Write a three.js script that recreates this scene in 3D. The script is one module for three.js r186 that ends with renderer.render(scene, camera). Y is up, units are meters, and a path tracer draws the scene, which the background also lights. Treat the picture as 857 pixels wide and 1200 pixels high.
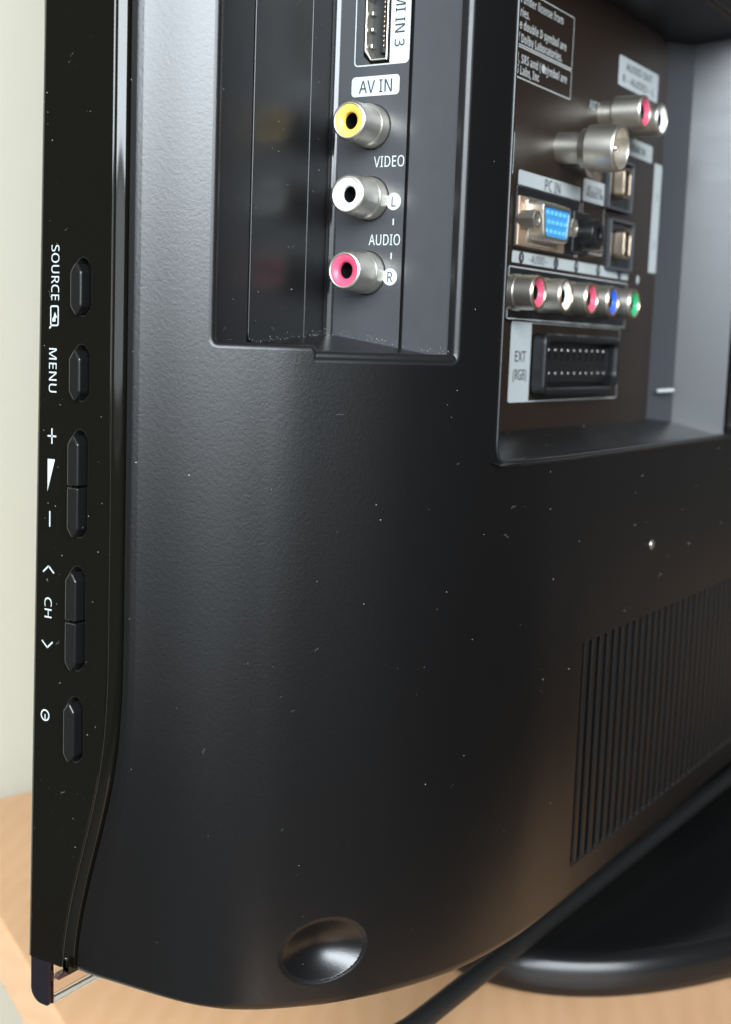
import * as THREE from 'three';
import { RoundedBoxGeometry } from 'three/addons/geometries/RoundedBoxGeometry.js';
import { mergeGeometries } from 'three/addons/utils/BufferGeometryUtils.js';
import { RectAreaLightUniformsLib } from 'three/addons/lights/RectAreaLightUniformsLib.js';
import { FontLoader } from 'three/addons/loaders/FontLoader.js';

// ---------------------------------------------------------------- camera, light, exposure
const scene = new THREE.Scene();
const CAM_Y = 0.19;                                   // camera height above the table top
const F = 1550, PW = 857, PH = 1200;                  // focal length in photo pixels
const AX = new THREE.Vector3(0.52912828, 0.08982116, -0.84377451);   // the world's axes seen from the camera
const AY = new THREE.Vector3(0.03679858, 0.99101725, 0.12857166);
const AZ = new THREE.Vector3(0.84774355, -0.0990806, 0.52106996);
const camera = new THREE.PerspectiveCamera(2 * Math.atan(PH / 2 / F) * 180 / Math.PI, 731 / 1024, 0.01, 30);
camera.position.set(0, CAM_Y, 0);
camera.quaternion.setFromRotationMatrix(new THREE.Matrix4().set(
  AX.x, AX.y, AX.z, 0, AY.x, AY.y, AY.z, 0, AZ.x, AZ.y, AZ.z, 0, 0, 0, 0, 1));
camera.focus = 0.278;
camera.userData.fStop = 18;

const renderer = new THREE.WebGLRenderer({ antialias: true });
renderer.setSize(731, 1024);
renderer.toneMapping = THREE.LinearToneMapping;
renderer.toneMappingExposure = 1.0;
renderer.shadowMap.enabled = true;
scene.background = new THREE.Color().setRGB(0.072, 0.070, 0.069);     // dim, slightly warm room

RectAreaLightUniformsLib.init();
// window behind the photographer: bright sky in the upper sash, darker view in the lower one
const WIN = { x: -1.33, z: 0.78, w: 2.9, turn: 0.541, y0: 0.09, y1: 0.44, y2: 1.44, upper: 17.5, lower: 2.2 };
const winDir = new THREE.Vector3(Math.cos(WIN.turn), 0, -Math.sin(WIN.turn));
for (const [lo, hi, L] of [[WIN.y1 + 0.02, WIN.y2, WIN.upper], [WIN.y0, WIN.y1 - 0.02, WIN.lower]]) {
  const l = new THREE.RectAreaLight(new THREE.Color().setRGB(0.87, 0.955, 1.03), L, WIN.w, hi - lo);
  l.position.set(WIN.x, (lo + hi) / 2, WIN.z).addScaledVector(winDir, 0.03);
  l.lookAt(l.position.clone().add(winDir)); l.name = 'window_light';
  scene.add(l);
}

// ---------------------------------------------------------------- helpers
let seed = 7;
const rnd = () => { seed = (seed * 1664525 + 1013904223) >>> 0; return seed / 4294967296; };
const AXI = { x: 0, y: 1, z: 2 };
// a photo pixel on a plane of the set; coordinates relative to the camera's place (world y = y + CAM_Y)
function at(px, py, axis, val) {
  const c = new THREE.Vector3(px - PW / 2, PH / 2 - py, -F);
  const d = [AX.dot(c), AY.dot(c), AZ.dot(c)], k = val / d[AXI[axis]];
  return new THREE.Vector3(d[0] * k, d[1] * k, d[2] * k);
}
const TVO = new THREE.Vector3(0.6, -CAM_Y, -0.16);    // the set's base point in those coordinates
const used = {};
function numbered(n) { used[n] = (used[n] ?? -1) + 1; return used[n] ? n + '_' + String(used[n]).padStart(3, '0') : n; }
function shade(m) { m.castShadow = m.receiveShadow = true; return m; }
function tag(o, label, category, group, kind) {
  Object.assign(o.userData, { label, category });
  if (group) o.userData.group = group;
  if (kind) o.userData.kind = kind;
  return o;
}
const tv = new THREE.Group(); tv.name = 'television'; tv.position.set(TVO.x, 0, TVO.z); scene.add(tv);
tag(tv, 'black television seen from behind, its side buttons and sockets showing, standing on wooden table', 'television');
// part of the set whose geometry is given in camera-place coordinates
function part(name, geo, mat, parent = tv) {
  geo.translate(-TVO.x, -TVO.y, -TVO.z);
  const m = shade(new THREE.Mesh(geo, mat)); m.name = name; parent.add(m); return m;
}
// part whose geometry is local, put at p
function put(name, geo, mat, p, parent = tv, rot) {
  const m = shade(new THREE.Mesh(geo, mat)); m.name = name;
  if (p) m.position.copy(p); if (parent === tv || parent.userData.atRoot) m.position.sub(TVO);
  if (rot) m.rotation.set(...rot);
  parent.add(m); return m;
}
function groupAt(name, p, rot) {
  const g = new THREE.Group(); g.name = name; g.position.copy(p).sub(TVO); if (rot) g.rotation.set(...rot);
  tv.add(g); return g;
}
const V = (x, y, z) => new THREE.Vector3(x, y, z);
function metricUV(g) {                                 // uv in metres, along the two axes a face spans most
  const p = g.attributes.position, n = g.attributes.normal, uv = [];
  for (let i = 0; i < p.count; i++) { const a = Math.abs(n.getX(i)), b = Math.abs(n.getY(i)), c = Math.abs(n.getZ(i)); uv.push(a >= b && a >= c ? p.getZ(i) : p.getX(i), b > a && b > c ? p.getZ(i) : p.getY(i)); }
  g.setAttribute('uv', new THREE.Float32BufferAttribute(uv, 2)); return g;
}
function rbox(w, h, d, r = 0.0004) { return metricUV(rbox0(w, h, d, r)); }
function rbox0(w, h, d, r) { return new RoundedBoxGeometry(w, h, d, 2, Math.min(r, w / 2.01, h / 2.01, d / 2.01)); }
function boxAt(x0, x1, y0, y1, z0, z1, r = 0.0003) {
  const g = rbox(x1 - x0, y1 - y0, z1 - z0, r); g.translate((x0 + x1) / 2, (y0 + y1) / 2, (z0 + z1) / 2); return g;
}
function quad(pts, uvScale = 1) {                      // fan of points, flat
  const g = new THREE.BufferGeometry(), pos = [], uv = [];
  for (let i = 1; i + 1 < pts.length; i++) for (const p of [pts[0], pts[i], pts[i + 1]]) { pos.push(p.x, p.y, p.z); uv.push(p.x * uvScale, p.y * uvScale); }
  g.setAttribute('position', new THREE.Float32BufferAttribute(pos, 3));
  g.setAttribute('uv', new THREE.Float32BufferAttribute(uv, 2));
  g.computeVertexNormals(); return g;
}
function roundRectShape(x0, y0, x1, y1, r, Cls = THREE.Shape) {
  const s = new Cls(), c = Array.isArray(r) ? r : [r, r, r, r];            // bl, br, tr, tl
  s.moveTo(x0 + c[0], y0);
  s.lineTo(x1 - c[1], y0); if (c[1]) s.absarc(x1 - c[1], y0 + c[1], c[1], -Math.PI / 2, 0, false);
  s.lineTo(x1, y1 - c[2]); if (c[2]) s.absarc(x1 - c[2], y1 - c[2], c[2], 0, Math.PI / 2, false);
  s.lineTo(x0 + c[3], y1); if (c[3]) s.absarc(x0 + c[3], y1 - c[3], c[3], Math.PI / 2, Math.PI, false);
  s.lineTo(x0, y0 + c[0]); if (c[0]) s.absarc(x0 + c[0], y0 + c[0], c[0], Math.PI, Math.PI * 1.5, false);
  return s;
}
function poly(pts, Cls = THREE.Shape) { const s = new Cls(); pts.forEach((p, i) => i ? s.lineTo(p[0], p[1]) : s.moveTo(p[0], p[1])); s.closePath(); return s; }
const extr = (s, depth, bevel = 0, seg = 12) => new THREE.ExtrudeGeometry(s, { depth, bevelEnabled: bevel > 0, bevelSize: bevel, bevelThickness: bevel, bevelOffset: -bevel, bevelSegments: 3, curveSegments: seg });

// ---- signed distance to a polygon (positive outside)
function polySDF(P) {
  let x0 = 1e9, x1 = -1e9, y0 = 1e9, y1 = -1e9;
  for (const [x, y] of P) { x0 = Math.min(x0, x); x1 = Math.max(x1, x); y0 = Math.min(y0, y); y1 = Math.max(y1, y); }
  const M = 0.004;
  return (u, v) => {
    if (u < x0 - M || u > x1 + M || v < y0 - M || v > y1 + M) return M;
    let d = 1e9, inside = false;
    for (let i = 0, j = P.length - 1; i < P.length; j = i++) {
      const [xi, yi] = P[i], [xj, yj] = P[j], ex = xj - xi, ey = yj - yi;
      const t = Math.max(0, Math.min(1, ((u - xi) * ex + (v - yi) * ey) / (ex * ex + ey * ey || 1e-18)));
      const dx = u - xi - ex * t, dy = v - yi - ey * t; d = Math.min(d, dx * dx + dy * dy);
      if ((yi > v) !== (yj > v) && u < ((xj - xi) * (v - yi)) / (yj - yi) + xi) inside = !inside;
    }
    d = Math.sqrt(d); return inside ? -d : d;
  };
}
function roundPoly(P, R, n = 6) {                       // polygon with rounded corners; R a number or one per corner
  const out = [];
  P.forEach((p, i) => {
    const r = Array.isArray(R) ? R[i] : R;
    if (!r) { out.push(p); return; }
    const a = P[(i + P.length - 1) % P.length], b = P[(i + 1) % P.length];
    const la = Math.hypot(a[0] - p[0], a[1] - p[1]), lb = Math.hypot(b[0] - p[0], b[1] - p[1]);
    const ra = Math.min(r, la / 2), rb = Math.min(r, lb / 2), q = Math.min(ra, rb);
    const A = [p[0] + (a[0] - p[0]) / la * q, p[1] + (a[1] - p[1]) / la * q], B = [p[0] + (b[0] - p[0]) / lb * q, p[1] + (b[1] - p[1]) / lb * q];
    for (let k = 0; k <= n; k++) { const t = k / n, s = 1 - t; out.push([s * s * A[0] + 2 * s * t * p[0] + t * t * B[0], s * s * A[1] + 2 * s * t * p[1] + t * t * B[1]]); }
  });
  return out;
}
function dense(P, step = 0.0015) {
  const out = [];
  P.forEach((p, i) => { const b = P[(i + 1) % P.length], n = Math.max(1, Math.ceil(Math.hypot(b[0] - p[0], b[1] - p[1]) / step)); for (let k = 0; k < n; k++) out.push([p[0] + (b[0] - p[0]) * k / n, p[1] + (b[1] - p[1]) * k / n]); });
  return out;
}
const EPS = 2e-5;
function mapNormal(map, u, v, out) {
  const a = map(u + EPS, v), b = map(u - EPS, v), c = map(u, v + EPS), d = map(u, v - EPS);
  const n = a.sub(b).cross(c.sub(d)).normalize(); return n.dot(out) < 0 ? n.negate() : n;
}
// curved sheet over (u, v) in metres, cut where keep(u, v) < 0
function sheet(us, vs, keep, map, out) {
  const pos = [], nor = [], uvs = [], idx = [], nu = us.length, cache = new Map(), D = new Float64Array(us.length * vs.length);
  for (let j = 0; j < vs.length; j++) for (let i = 0; i < nu; i++) D[j * nu + i] = keep(us[i], vs[j]);
  const vert = (u, v) => { const p = map(u, v), n = mapNormal(map, u, v, out); pos.push(p.x, p.y, p.z); nor.push(n.x, n.y, n.z); uvs.push(u, v); return pos.length / 3 - 1; };
  const gv = (k) => { let r = cache.get(k); if (r === undefined) { r = vert(us[k % nu], vs[(k / nu) | 0]); cache.set(k, r); } return r; };
  const cut = (a, b) => {
    if (a > b) [a, b] = [b, a];
    const key = -(a * nu * vs.length + b) - 1; let r = cache.get(key);
    if (r === undefined) { const t = D[a] / (D[a] - D[b]), ua = us[a % nu], va = vs[(a / nu) | 0], ub = us[b % nu], vb = vs[(b / nu) | 0]; r = vert(ua + (ub - ua) * t, va + (vb - va) * t); cache.set(key, r); }
    return r;
  };
  const tri = (k) => {
    const P = [];
    for (let e = 0; e < 3; e++) { const a = k[e], b = k[(e + 1) % 3]; if (D[a] >= 0) P.push(gv(a)); if ((D[a] >= 0) !== (D[b] >= 0)) P.push(cut(a, b)); }
    for (let e = 1; e + 1 < P.length; e++) idx.push(P[0], P[e], P[e + 1]);
  };
  for (let j = 0; j + 1 < vs.length; j++) for (let i = 0; i + 1 < nu; i++) { const k = j * nu + i; tri([k, k + 1, k + nu + 1]); tri([k, k + nu + 1, k + nu]); }
  return finish(pos, nor, uvs, idx);
}
function finish(pos, nor, uvs, idx) {
  const e1 = new THREE.Vector3(), e2 = new THREE.Vector3(), P = (i) => new THREE.Vector3(pos[3 * i], pos[3 * i + 1], pos[3 * i + 2]);
  let s = 0;
  for (let k = 0; k < Math.min(idx.length, 3000); k += 3) { const a = P(idx[k]); e1.copy(P(idx[k + 1])).sub(a); e2.copy(P(idx[k + 2])).sub(a); e1.cross(e2); s += e1.x * nor[3 * idx[k]] + e1.y * nor[3 * idx[k] + 1] + e1.z * nor[3 * idx[k] + 2]; }
  if (s < 0) for (let k = 0; k < idx.length; k += 3) { const t = idx[k + 1]; idx[k + 1] = idx[k + 2]; idx[k + 2] = t; }
  const g = new THREE.BufferGeometry();
  g.setAttribute('position', new THREE.Float32BufferAttribute(pos, 3));
  g.setAttribute('normal', new THREE.Float32BufferAttribute(nor, 3));
  g.setAttribute('uv', new THREE.Float32BufferAttribute(uvs, 2));
  g.setIndex(idx); return g;
}
// rows of points -> smooth strip
function loft(rows, closed = false, out) {
  const n = rows[0].length, pos = [], uvs = [], idx = [];
  rows.forEach((r, j) => r.forEach((p, i) => { pos.push(p.x, p.y, p.z); uvs.push(i * 0.001, j * 0.001); }));
  for (let j = 0; j + 1 < rows.length; j++) for (let i = 0; i + (closed ? 0 : 1) < n; i++) { const a = j * n + i, b = j * n + (i + 1) % n; idx.push(a, b, b + n, a, b + n, a + n); }
  const g = new THREE.BufferGeometry();
  g.setAttribute('position', new THREE.Float32BufferAttribute(pos, 3)); g.setAttribute('uv', new THREE.Float32BufferAttribute(uvs, 2));
  g.setIndex(idx); g.computeVertexNormals(); return metricUV(g);
}
// rounded edge of an opening: from the surface, in and down
function rim(contour, map, out, r, depth) {
  const n = contour.length; let area = 0;
  contour.forEach((p, i) => { const q = contour[(i + 1) % n]; area += p[0] * q[1] - q[0] * p[1]; });
  const sg = area > 0 ? 1 : -1, rows = [];
  const prof = []; for (let k = 0; k <= 5; k++) { const a = k / 5 * Math.PI / 2; prof.push([r * Math.sin(a) , r * (1 - Math.cos(a))]); }
  const bend = prof.map(([a, b]) => [b === 0 ? 0 : r - Math.cos(Math.asin(Math.min(1, a / r))) * 0 - r + a, b]);
  bend.push([r, depth]);
  for (const [inn, dep] of bend) rows.push(contour.map((p, i) => {
    const a = contour[(i + n - 1) % n], b = contour[(i + 1) % n], tx = b[0] - a[0], ty = b[1] - a[1], l = Math.hypot(tx, ty) || 1;
    const u = p[0] - ty / l * inn * sg, v = p[1] + tx / l * inn * sg;
    return map(u, v).addScaledVector(mapNormal(map, p[0], p[1], out), -dep);
  }));
  return loft(rows, true);
}
const range = (a, b, step) => { const n = Math.max(1, Math.round((b - a) / step)), o = []; for (let i = 0; i <= n; i++) o.push(a + (b - a) * i / n); return o; };
const smooth = (t) => { t = Math.max(0, Math.min(1, t)); return t * t * (3 - 2 * t); };
function interp(T, x) { if (x <= T[0][0]) return T[0][1]; for (let i = 1; i < T.length; i++) if (x <= T[i][0]) { const t = (x - T[i - 1][0]) / (T[i][0] - T[i - 1][0]); return T[i - 1][1] + (T[i][1] - T[i - 1][1]) * t; } return T[T.length - 1][1]; }

// ---------------------------------------------------------------- materials
function noiseTex(n, layers, fn) {
  const lat = layers.map(([c]) => Float32Array.from({ length: c * c }, rnd));
  const data = new Uint8Array(n * n * 4);
  for (let y = 0; y < n; y++) for (let x = 0; x < n; x++) {
    let s = 0, w = 0;
    layers.forEach(([c, a], k) => {
      const fx = x / n * c, fy = y / n * c, i = fx | 0, j = fy | 0, tx = smooth(fx - i), ty = smooth(fy - j), L = lat[k], q = (p, r) => L[((r + c) % c) * c + (p + c) % c];
      s += a * ((q(i, j) * (1 - tx) + q(i + 1, j) * tx) * (1 - ty) + (q(i, j + 1) * (1 - tx) + q(i + 1, j + 1) * tx) * ty); w += a;
    });
    const o = fn(s / w, x / n, y / n), k = (y * n + x) * 4; data[k] = o[0]; data[k + 1] = o[1]; data[k + 2] = o[2]; data[k + 3] = 255;
  }
  const t = new THREE.DataTexture(data, n, n); t.magFilter = THREE.LinearFilter; t.minFilter = THREE.LinearMipmapLinearFilter; t.generateMipmaps = true;
  t.wrapS = t.wrapT = THREE.RepeatWrapping; t.needsUpdate = true; return t;
}
const grey = (s) => { const v = Math.max(0, Math.min(255, s * 255)); return [v, v, v]; };
const grainTex = noiseTex(512, [[48, 1], [96, 0.8], [170, 0.35]], (s) => grey(0.5 + (s - 0.5) * 2.2)); grainTex.repeat.set(40, 40);   // 25 mm tile
const roughTex = noiseTex(512, [[9, 0.25], [60, 0.5], [150, 0.4]], (s) => grey(0.88 + (s - 0.5) * 0.22)); roughTex.repeat.set(7, 7);
const lin = (r, g, b) => new THREE.Color().setRGB(r, g, b);
const M = {};
M.plastic = new THREE.MeshPhysicalMaterial({ name: 'textured_black_plastic', color: lin(0.0022, 0.0022, 0.0024), roughness: 0.295, ior: 1.66, bumpMap: grainTex, bumpScale: 0.000007 });
M.smooth = new THREE.MeshPhysicalMaterial({ name: 'smooth_black_plastic', color: lin(0.008, 0.008, 0.0085), roughness: 0.38, ior: 1.52, roughnessMap: roughTex });
M.panel = new THREE.MeshPhysicalMaterial({ name: 'satin_panel_plastic', color: lin(0.042, 0.044, 0.048), roughness: 0.36, ior: 1.6, roughnessMap: roughTex });
M.gloss = new THREE.MeshPhysicalMaterial({ name: 'gloss_black_bezel', color: lin(0.0045, 0.0042, 0.003), roughness: 0.07, ior: 1.5 });
M.button = new THREE.MeshPhysicalMaterial({ name: 'button_plastic', color: lin(0.0075, 0.0075, 0.0073), roughness: 0.24, ior: 1.5 });
M.hole = new THREE.MeshStandardMaterial({ name: 'inner_black_plastic', color: lin(0.009, 0.009, 0.009), roughness: 0.6 });
M.plate = new THREE.MeshPhysicalMaterial({ name: 'gloss_brown_black_plate', color: lin(0.017, 0.0095, 0.0055), roughness: 0.42, ior: 1.45 });
M.print = new THREE.MeshStandardMaterial({ name: 'light_grey_print', color: lin(0.42, 0.455, 0.455), roughness: 0.55 });
M.printDim = new THREE.MeshStandardMaterial({ name: 'thin_grey_print', color: lin(0.42, 0.43, 0.42), roughness: 0.55 });
M.ink = new THREE.MeshStandardMaterial({ name: 'dark_print', color: lin(0.02, 0.022, 0.026), roughness: 0.5 });
M.nickel = new THREE.MeshPhysicalMaterial({ name: 'nickel', color: lin(0.74, 0.70, 0.62), metalness: 1, roughness: 0.4 });
M.gold = new THREE.MeshStandardMaterial({ name: 'brass', color: lin(0.72, 0.52, 0.33), metalness: 1, roughness: 0.32 });
M.copper = new THREE.MeshStandardMaterial({ name: 'tinned_copper_plate', color: lin(0.58, 0.42, 0.31), metalness: 0.8, roughness: 0.5 });
const plasticOf = (name, r, g, b) => new THREE.MeshPhysicalMaterial({ name, color: lin(r, g, b), roughness: 0.35 });
M.yellow = plasticOf('yellow_insulator', 0.84, 0.54, 0.10); M.white = plasticOf('white_insulator', 0.8, 0.8, 0.78); M.red = plasticOf('red_insulator', 0.56, 0.075, 0.14);
M.blue = plasticOf('blue_insulator', 0.03, 0.1, 0.5); M.green = plasticOf('green_insulator', 0.02, 0.33, 0.13); M.vga = plasticOf('vga_blue', 0.06, 0.31, 0.62);
M.black = new THREE.MeshPhysicalMaterial({ name: 'black_connector_plastic', color: lin(0.008, 0.0085, 0.009), roughness: 0.3 });
M.dust = new THREE.MeshStandardMaterial({ name: 'dust', color: lin(0.35, 0.35, 0.34), roughness: 1 });

// ---------------------------------------------------------------- plan of the back cover
const Z_BACK = -0.126, Z_FRONT = -0.2035, X_SIDE = 0.198, Y_TOP = 0.34, X_END = 1.0;
const ctrl = [[0.1998, -0.1772], [0.2057, -0.1632], [0.2135, -0.1552], [0.2225, -0.1485], [0.240, -0.138], [0.258, -0.1312], [0.280, -0.12735], [0.303, -0.12625], [0.326, -0.12602], [0.350, -0.1260]].map(([x, z]) => V(x, 0, z));
const curve = new THREE.CatmullRomCurve3(ctrl, false, 'centripetal');
const prof = [V(0.1992, 0, -0.1798), V(0.1994, 0, -0.1785)];
for (let i = 0; i <= 400; i++) prof.push(curve.getPoint(i / 400));
prof.push(V(X_END, 0, Z_BACK));
const arc = [0]; for (let i = 1; i < prof.length; i++) arc.push(arc[i - 1] + prof[i].distanceTo(prof[i - 1]));
function onProfile(s) { let lo = 0, hi = arc.length - 1; while (hi - lo > 1) { const m = (lo + hi) >> 1; if (arc[m] <= s) lo = m; else hi = m; } return prof[lo].clone().lerp(prof[hi], (s - arc[lo]) / (arc[hi] - arc[lo])); }
function sAtX(x) { let lo = 0, hi = arc.length - 1; while (hi - lo > 1) { const m = (lo + hi) >> 1; if (prof[m].x <= x) lo = m; else hi = m; } return arc[lo] + (x - prof[lo].x) / (prof[hi].x - prof[lo].x) * (arc[hi] - arc[lo]); }
const flareT = [[-0.16, 0.0124], [-0.1363, 0.0123], [-0.1293, 0.0116], [-0.1171, 0.0088], [-0.103, 0.0046], [-0.0893, 0.0014], [-0.078, 0.0003], [-0.07, 0]];
const flare = (y) => (interp(flareT, y - 0.003) + interp(flareT, y) + interp(flareT, y + 0.003) + interp(flareT, y - 0.006) + interp(flareT, y + 0.006)) / 5;
// finger dimple near the lower corner
const DIM = { s: sAtX(0.2262), y: -0.1301, a: 0.0094, b: 0.0067, depth: 0.0027 };
function coverMap(s, y) {
  const p = onProfile(s), w = Math.pow(Math.max(0, 1 - s / 0.032), 2);
  p.z -= flare(y) * w; p.y = y;
  const du = (s - DIM.s) / DIM.a, dv = (y - DIM.y) / DIM.b, q = du * du + dv * dv;
  if (q < 1.3) {
    const t = Math.sqrt(q), d = t < 1 ? DIM.depth * (1 - t * t) * (1.25 - 0.25 * t * t) + 0.0002 : 0.0002 * smooth((1.14 - t) / 0.14);
    p.x += 0.64 * d; p.z -= 0.77 * d;
  }
  return p;
}
const OUT_C = V(-0.6, 0, 0.8);
const bottomT = [[0, -0.1358], [0.012, -0.1374], [0.025, -0.1392], [0.045, -0.141], [0.08, -0.1420], [0.2, -0.1424]];
const yBottom = (s) => interp(bottomT, s);
// opening for the side sockets, with a lower step on its right
const sL = sAtX(0.20505), sR = sAtX(0.2516), sM = sAtX(0.2206);
const avHole = dense(roundPoly([[sL, 0.115], [sL, -0.0025], [sM, -0.0025], [sM, -0.0047], [sR, -0.0047], [sR, 0.115]], [0.004, 0.0022, 0.0006, 0.0006, 0.0028, 0.004]));
// opening for the rear sockets
const RX0 = 0.2645, RX1 = 0.4335, RY0 = -0.0266, RY1 = 0.099;
const rearHole = dense(roundPoly([[sAtX(RX0), RY1], [sAtX(RX0), RY0], [sAtX(RX1), RY0], [sAtX(RX1), RY1]], [0.003, 0.0048, 0.0048, 0.004]));
// vent opening and the screw hole
const VX0 = 0.3125, VX1 = 0.60, VY0 = -0.1352, VY1 = -0.0747;
const ventHole = dense(roundPoly([[sAtX(VX0), VY1], [sAtX(VX0), VY0], [sAtX(VX1), VY0], [sAtX(VX1), VY1]], 0.0005, 2), 0.004);
const scr = at(765, 637, 'z', Z_BACK);
const screwHole = Array.from({ length: 20 }, (_, i) => [sAtX(scr.x) + 0.0021 * Math.cos(i / 10 * Math.PI), scr.y + 0.0021 * Math.sin(i / 10 * Math.PI)]);
{
  const holes = [avHole, rearHole, ventHole, screwHole].map(polySDF);
  const keep = (s, y) => Math.min(y - yBottom(s), ...holes.map((h) => h(s, y)));
  const s1 = sAtX(0.305), geos = [];
  const ssA = [0, 0.0006, 0.0012, 0.00132, 0.0018, 0.0024, arc[2] - 0.00012, arc[2] + 0.00012].sort((a, b) => a - b).concat(range(arc[2] + 0.0005, DIM.s - 0.0108, 0.00055), range(DIM.s - 0.0107, DIM.s + 0.0107, 0.00022), range(DIM.s + 0.0108, s1, 0.00055));
  const ysA = [...range(-0.1435, DIM.y - 0.0079, 0.0006), ...range(DIM.y - 0.0078, DIM.y + 0.0078, 0.00022), ...range(DIM.y + 0.0079, 0.125, 0.0006)];
  geos.push(sheet([...new Set(ssA)].sort((a, b) => a - b), ysA, keep, coverMap, OUT_C));
  geos.push(sheet(range(s1, sAtX(0.62), 0.0011), range(-0.1435, 0.125, 0.0009), keep, coverMap, OUT_C));
  geos.push(sheet(range(sAtX(0.62), sAtX(X_END), 0.02), range(-0.142, 0.125, 0.02), () => 1, coverMap, OUT_C));
  geos.push(sheet([0, 0.0013, ...range(0.004, 0.11, 0.002), sAtX(X_END)], range(0.125, Y_TOP, 0.02), () => 1, coverMap, OUT_C));
  // the lower edge, rolled under
  const rows = [], ss = range(0, sAtX(X_END), 0.0015);
  for (let k = 0; k <= 6; k++) { const a = k / 6 * Math.PI / 2, r = 0.0022; rows.push(ss.map((s) => coverMap(s, yBottom(s)).addScaledVector(mapNormal(coverMap, s, yBottom(s), OUT_C), -r * (1 - Math.cos(a))).add(V(0, -r * Math.sin(a), 0)))); }
  rows.push(rows[6].map((p) => V(p.x + 0.012, p.y + 0.002, Math.max(p.z - 0.045, Z_FRONT + 0.0115))));
  geos.push(loft(rows));
  geos.push(boxAt(0.215, X_END, Y_TOP - 0.002, Y_TOP, Z_FRONT + 0.012, Z_BACK - 0.0006));
  geos.push(boxAt(X_END - 0.002, X_END, -0.142, Y_TOP - 0.0025, Z_FRONT + 0.012, Z_BACK - 0.0006));
  for (const g of geos) if (!g.index) { const n = g.attributes.position.count; g.setIndex([...Array(n).keys()]); }
  const cover = part('back_cover', mergeGeometries(geos.map((g) => { for (const k of Object.keys(g.attributes)) if (!['position', 'normal', 'uv'].includes(k)) g.deleteAttribute(k); return g; })), M.plastic);
  cover.userData.atRoot = true; M.cover = cover;
  part('opening_edge', rim(avHole, coverMap, OUT_C, 0.0013, 0.0026), M.smooth, cover);
  part('opening_edge', rim(rearHole, coverMap, OUT_C, 0.0010, 0.0030), M.smooth, cover);
  {
    const n = rearHole.length, rows = rearHole.map((p, i) => {
      const a = rearHole[(i + n - 1) % n], b = rearHole[(i + 1) % n], l = Math.hypot(b[0] - a[0], b[1] - a[1]), nu = (b[1] - a[1]) / l, nv = -(b[0] - a[0]) / l, row = [];
      const N = mapNormal(coverMap, p[0], p[1], OUT_C);
      for (let k = 0; k < 10; k++) { const t = k / 5 * Math.PI, o = 0.00042 * Math.cos(t) + 0.0001; row.push(coverMap(p[0] + nu * o, p[1] + nv * o).addScaledVector(N, 0.00042 * Math.sin(t))); }
      return row;
    });
    rows.push(rows[0].map((p) => p.clone()));
    part('opening_bead', loft(rows, true), M.smooth, cover);
  }
  part('vent_edge', rim(ventHole, coverMap, OUT_C, 0.0003, 0.004), M.smooth, cover);
  part('screw_hole_edge', rim(screwHole, coverMap, OUT_C, 0.0003, 0.004), M.smooth, cover);
  const sg = new THREE.LatheGeometry([[0, 0.0006], [0.0006, 0.0006], [0.0012, 0.0004], [0.0016, 0], [0.0016, -0.002]].map((p) => new THREE.Vector2(...p)), 20);
  put('screw', sg, M.nickel, V(scr.x, scr.y - 0.0003, Z_BACK - 0.0003), cover, [Math.PI / 2, 0, 0]);
  // vent slats
  const P = 0.0053, slat = rbox(P * 0.46, VY1 - VY0 + 0.002, 0.0014, 0.0004);
  for (let i = 0; VX0 + P * (i + 0.72) < VX1; i++) put('vent_slat', slat, M.plastic, V(VX0 + P * (i + 0.78), (VY0 + VY1) / 2, Z_BACK - 0.0011), cover);
  part('vent_backing', boxAt(VX0 - 0.004, VX1 + 0.004, VY0 - 0.004, VY1 + 0.004, Z_BACK - 0.0095, Z_BACK - 0.0075), M.hole, cover);
}

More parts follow.
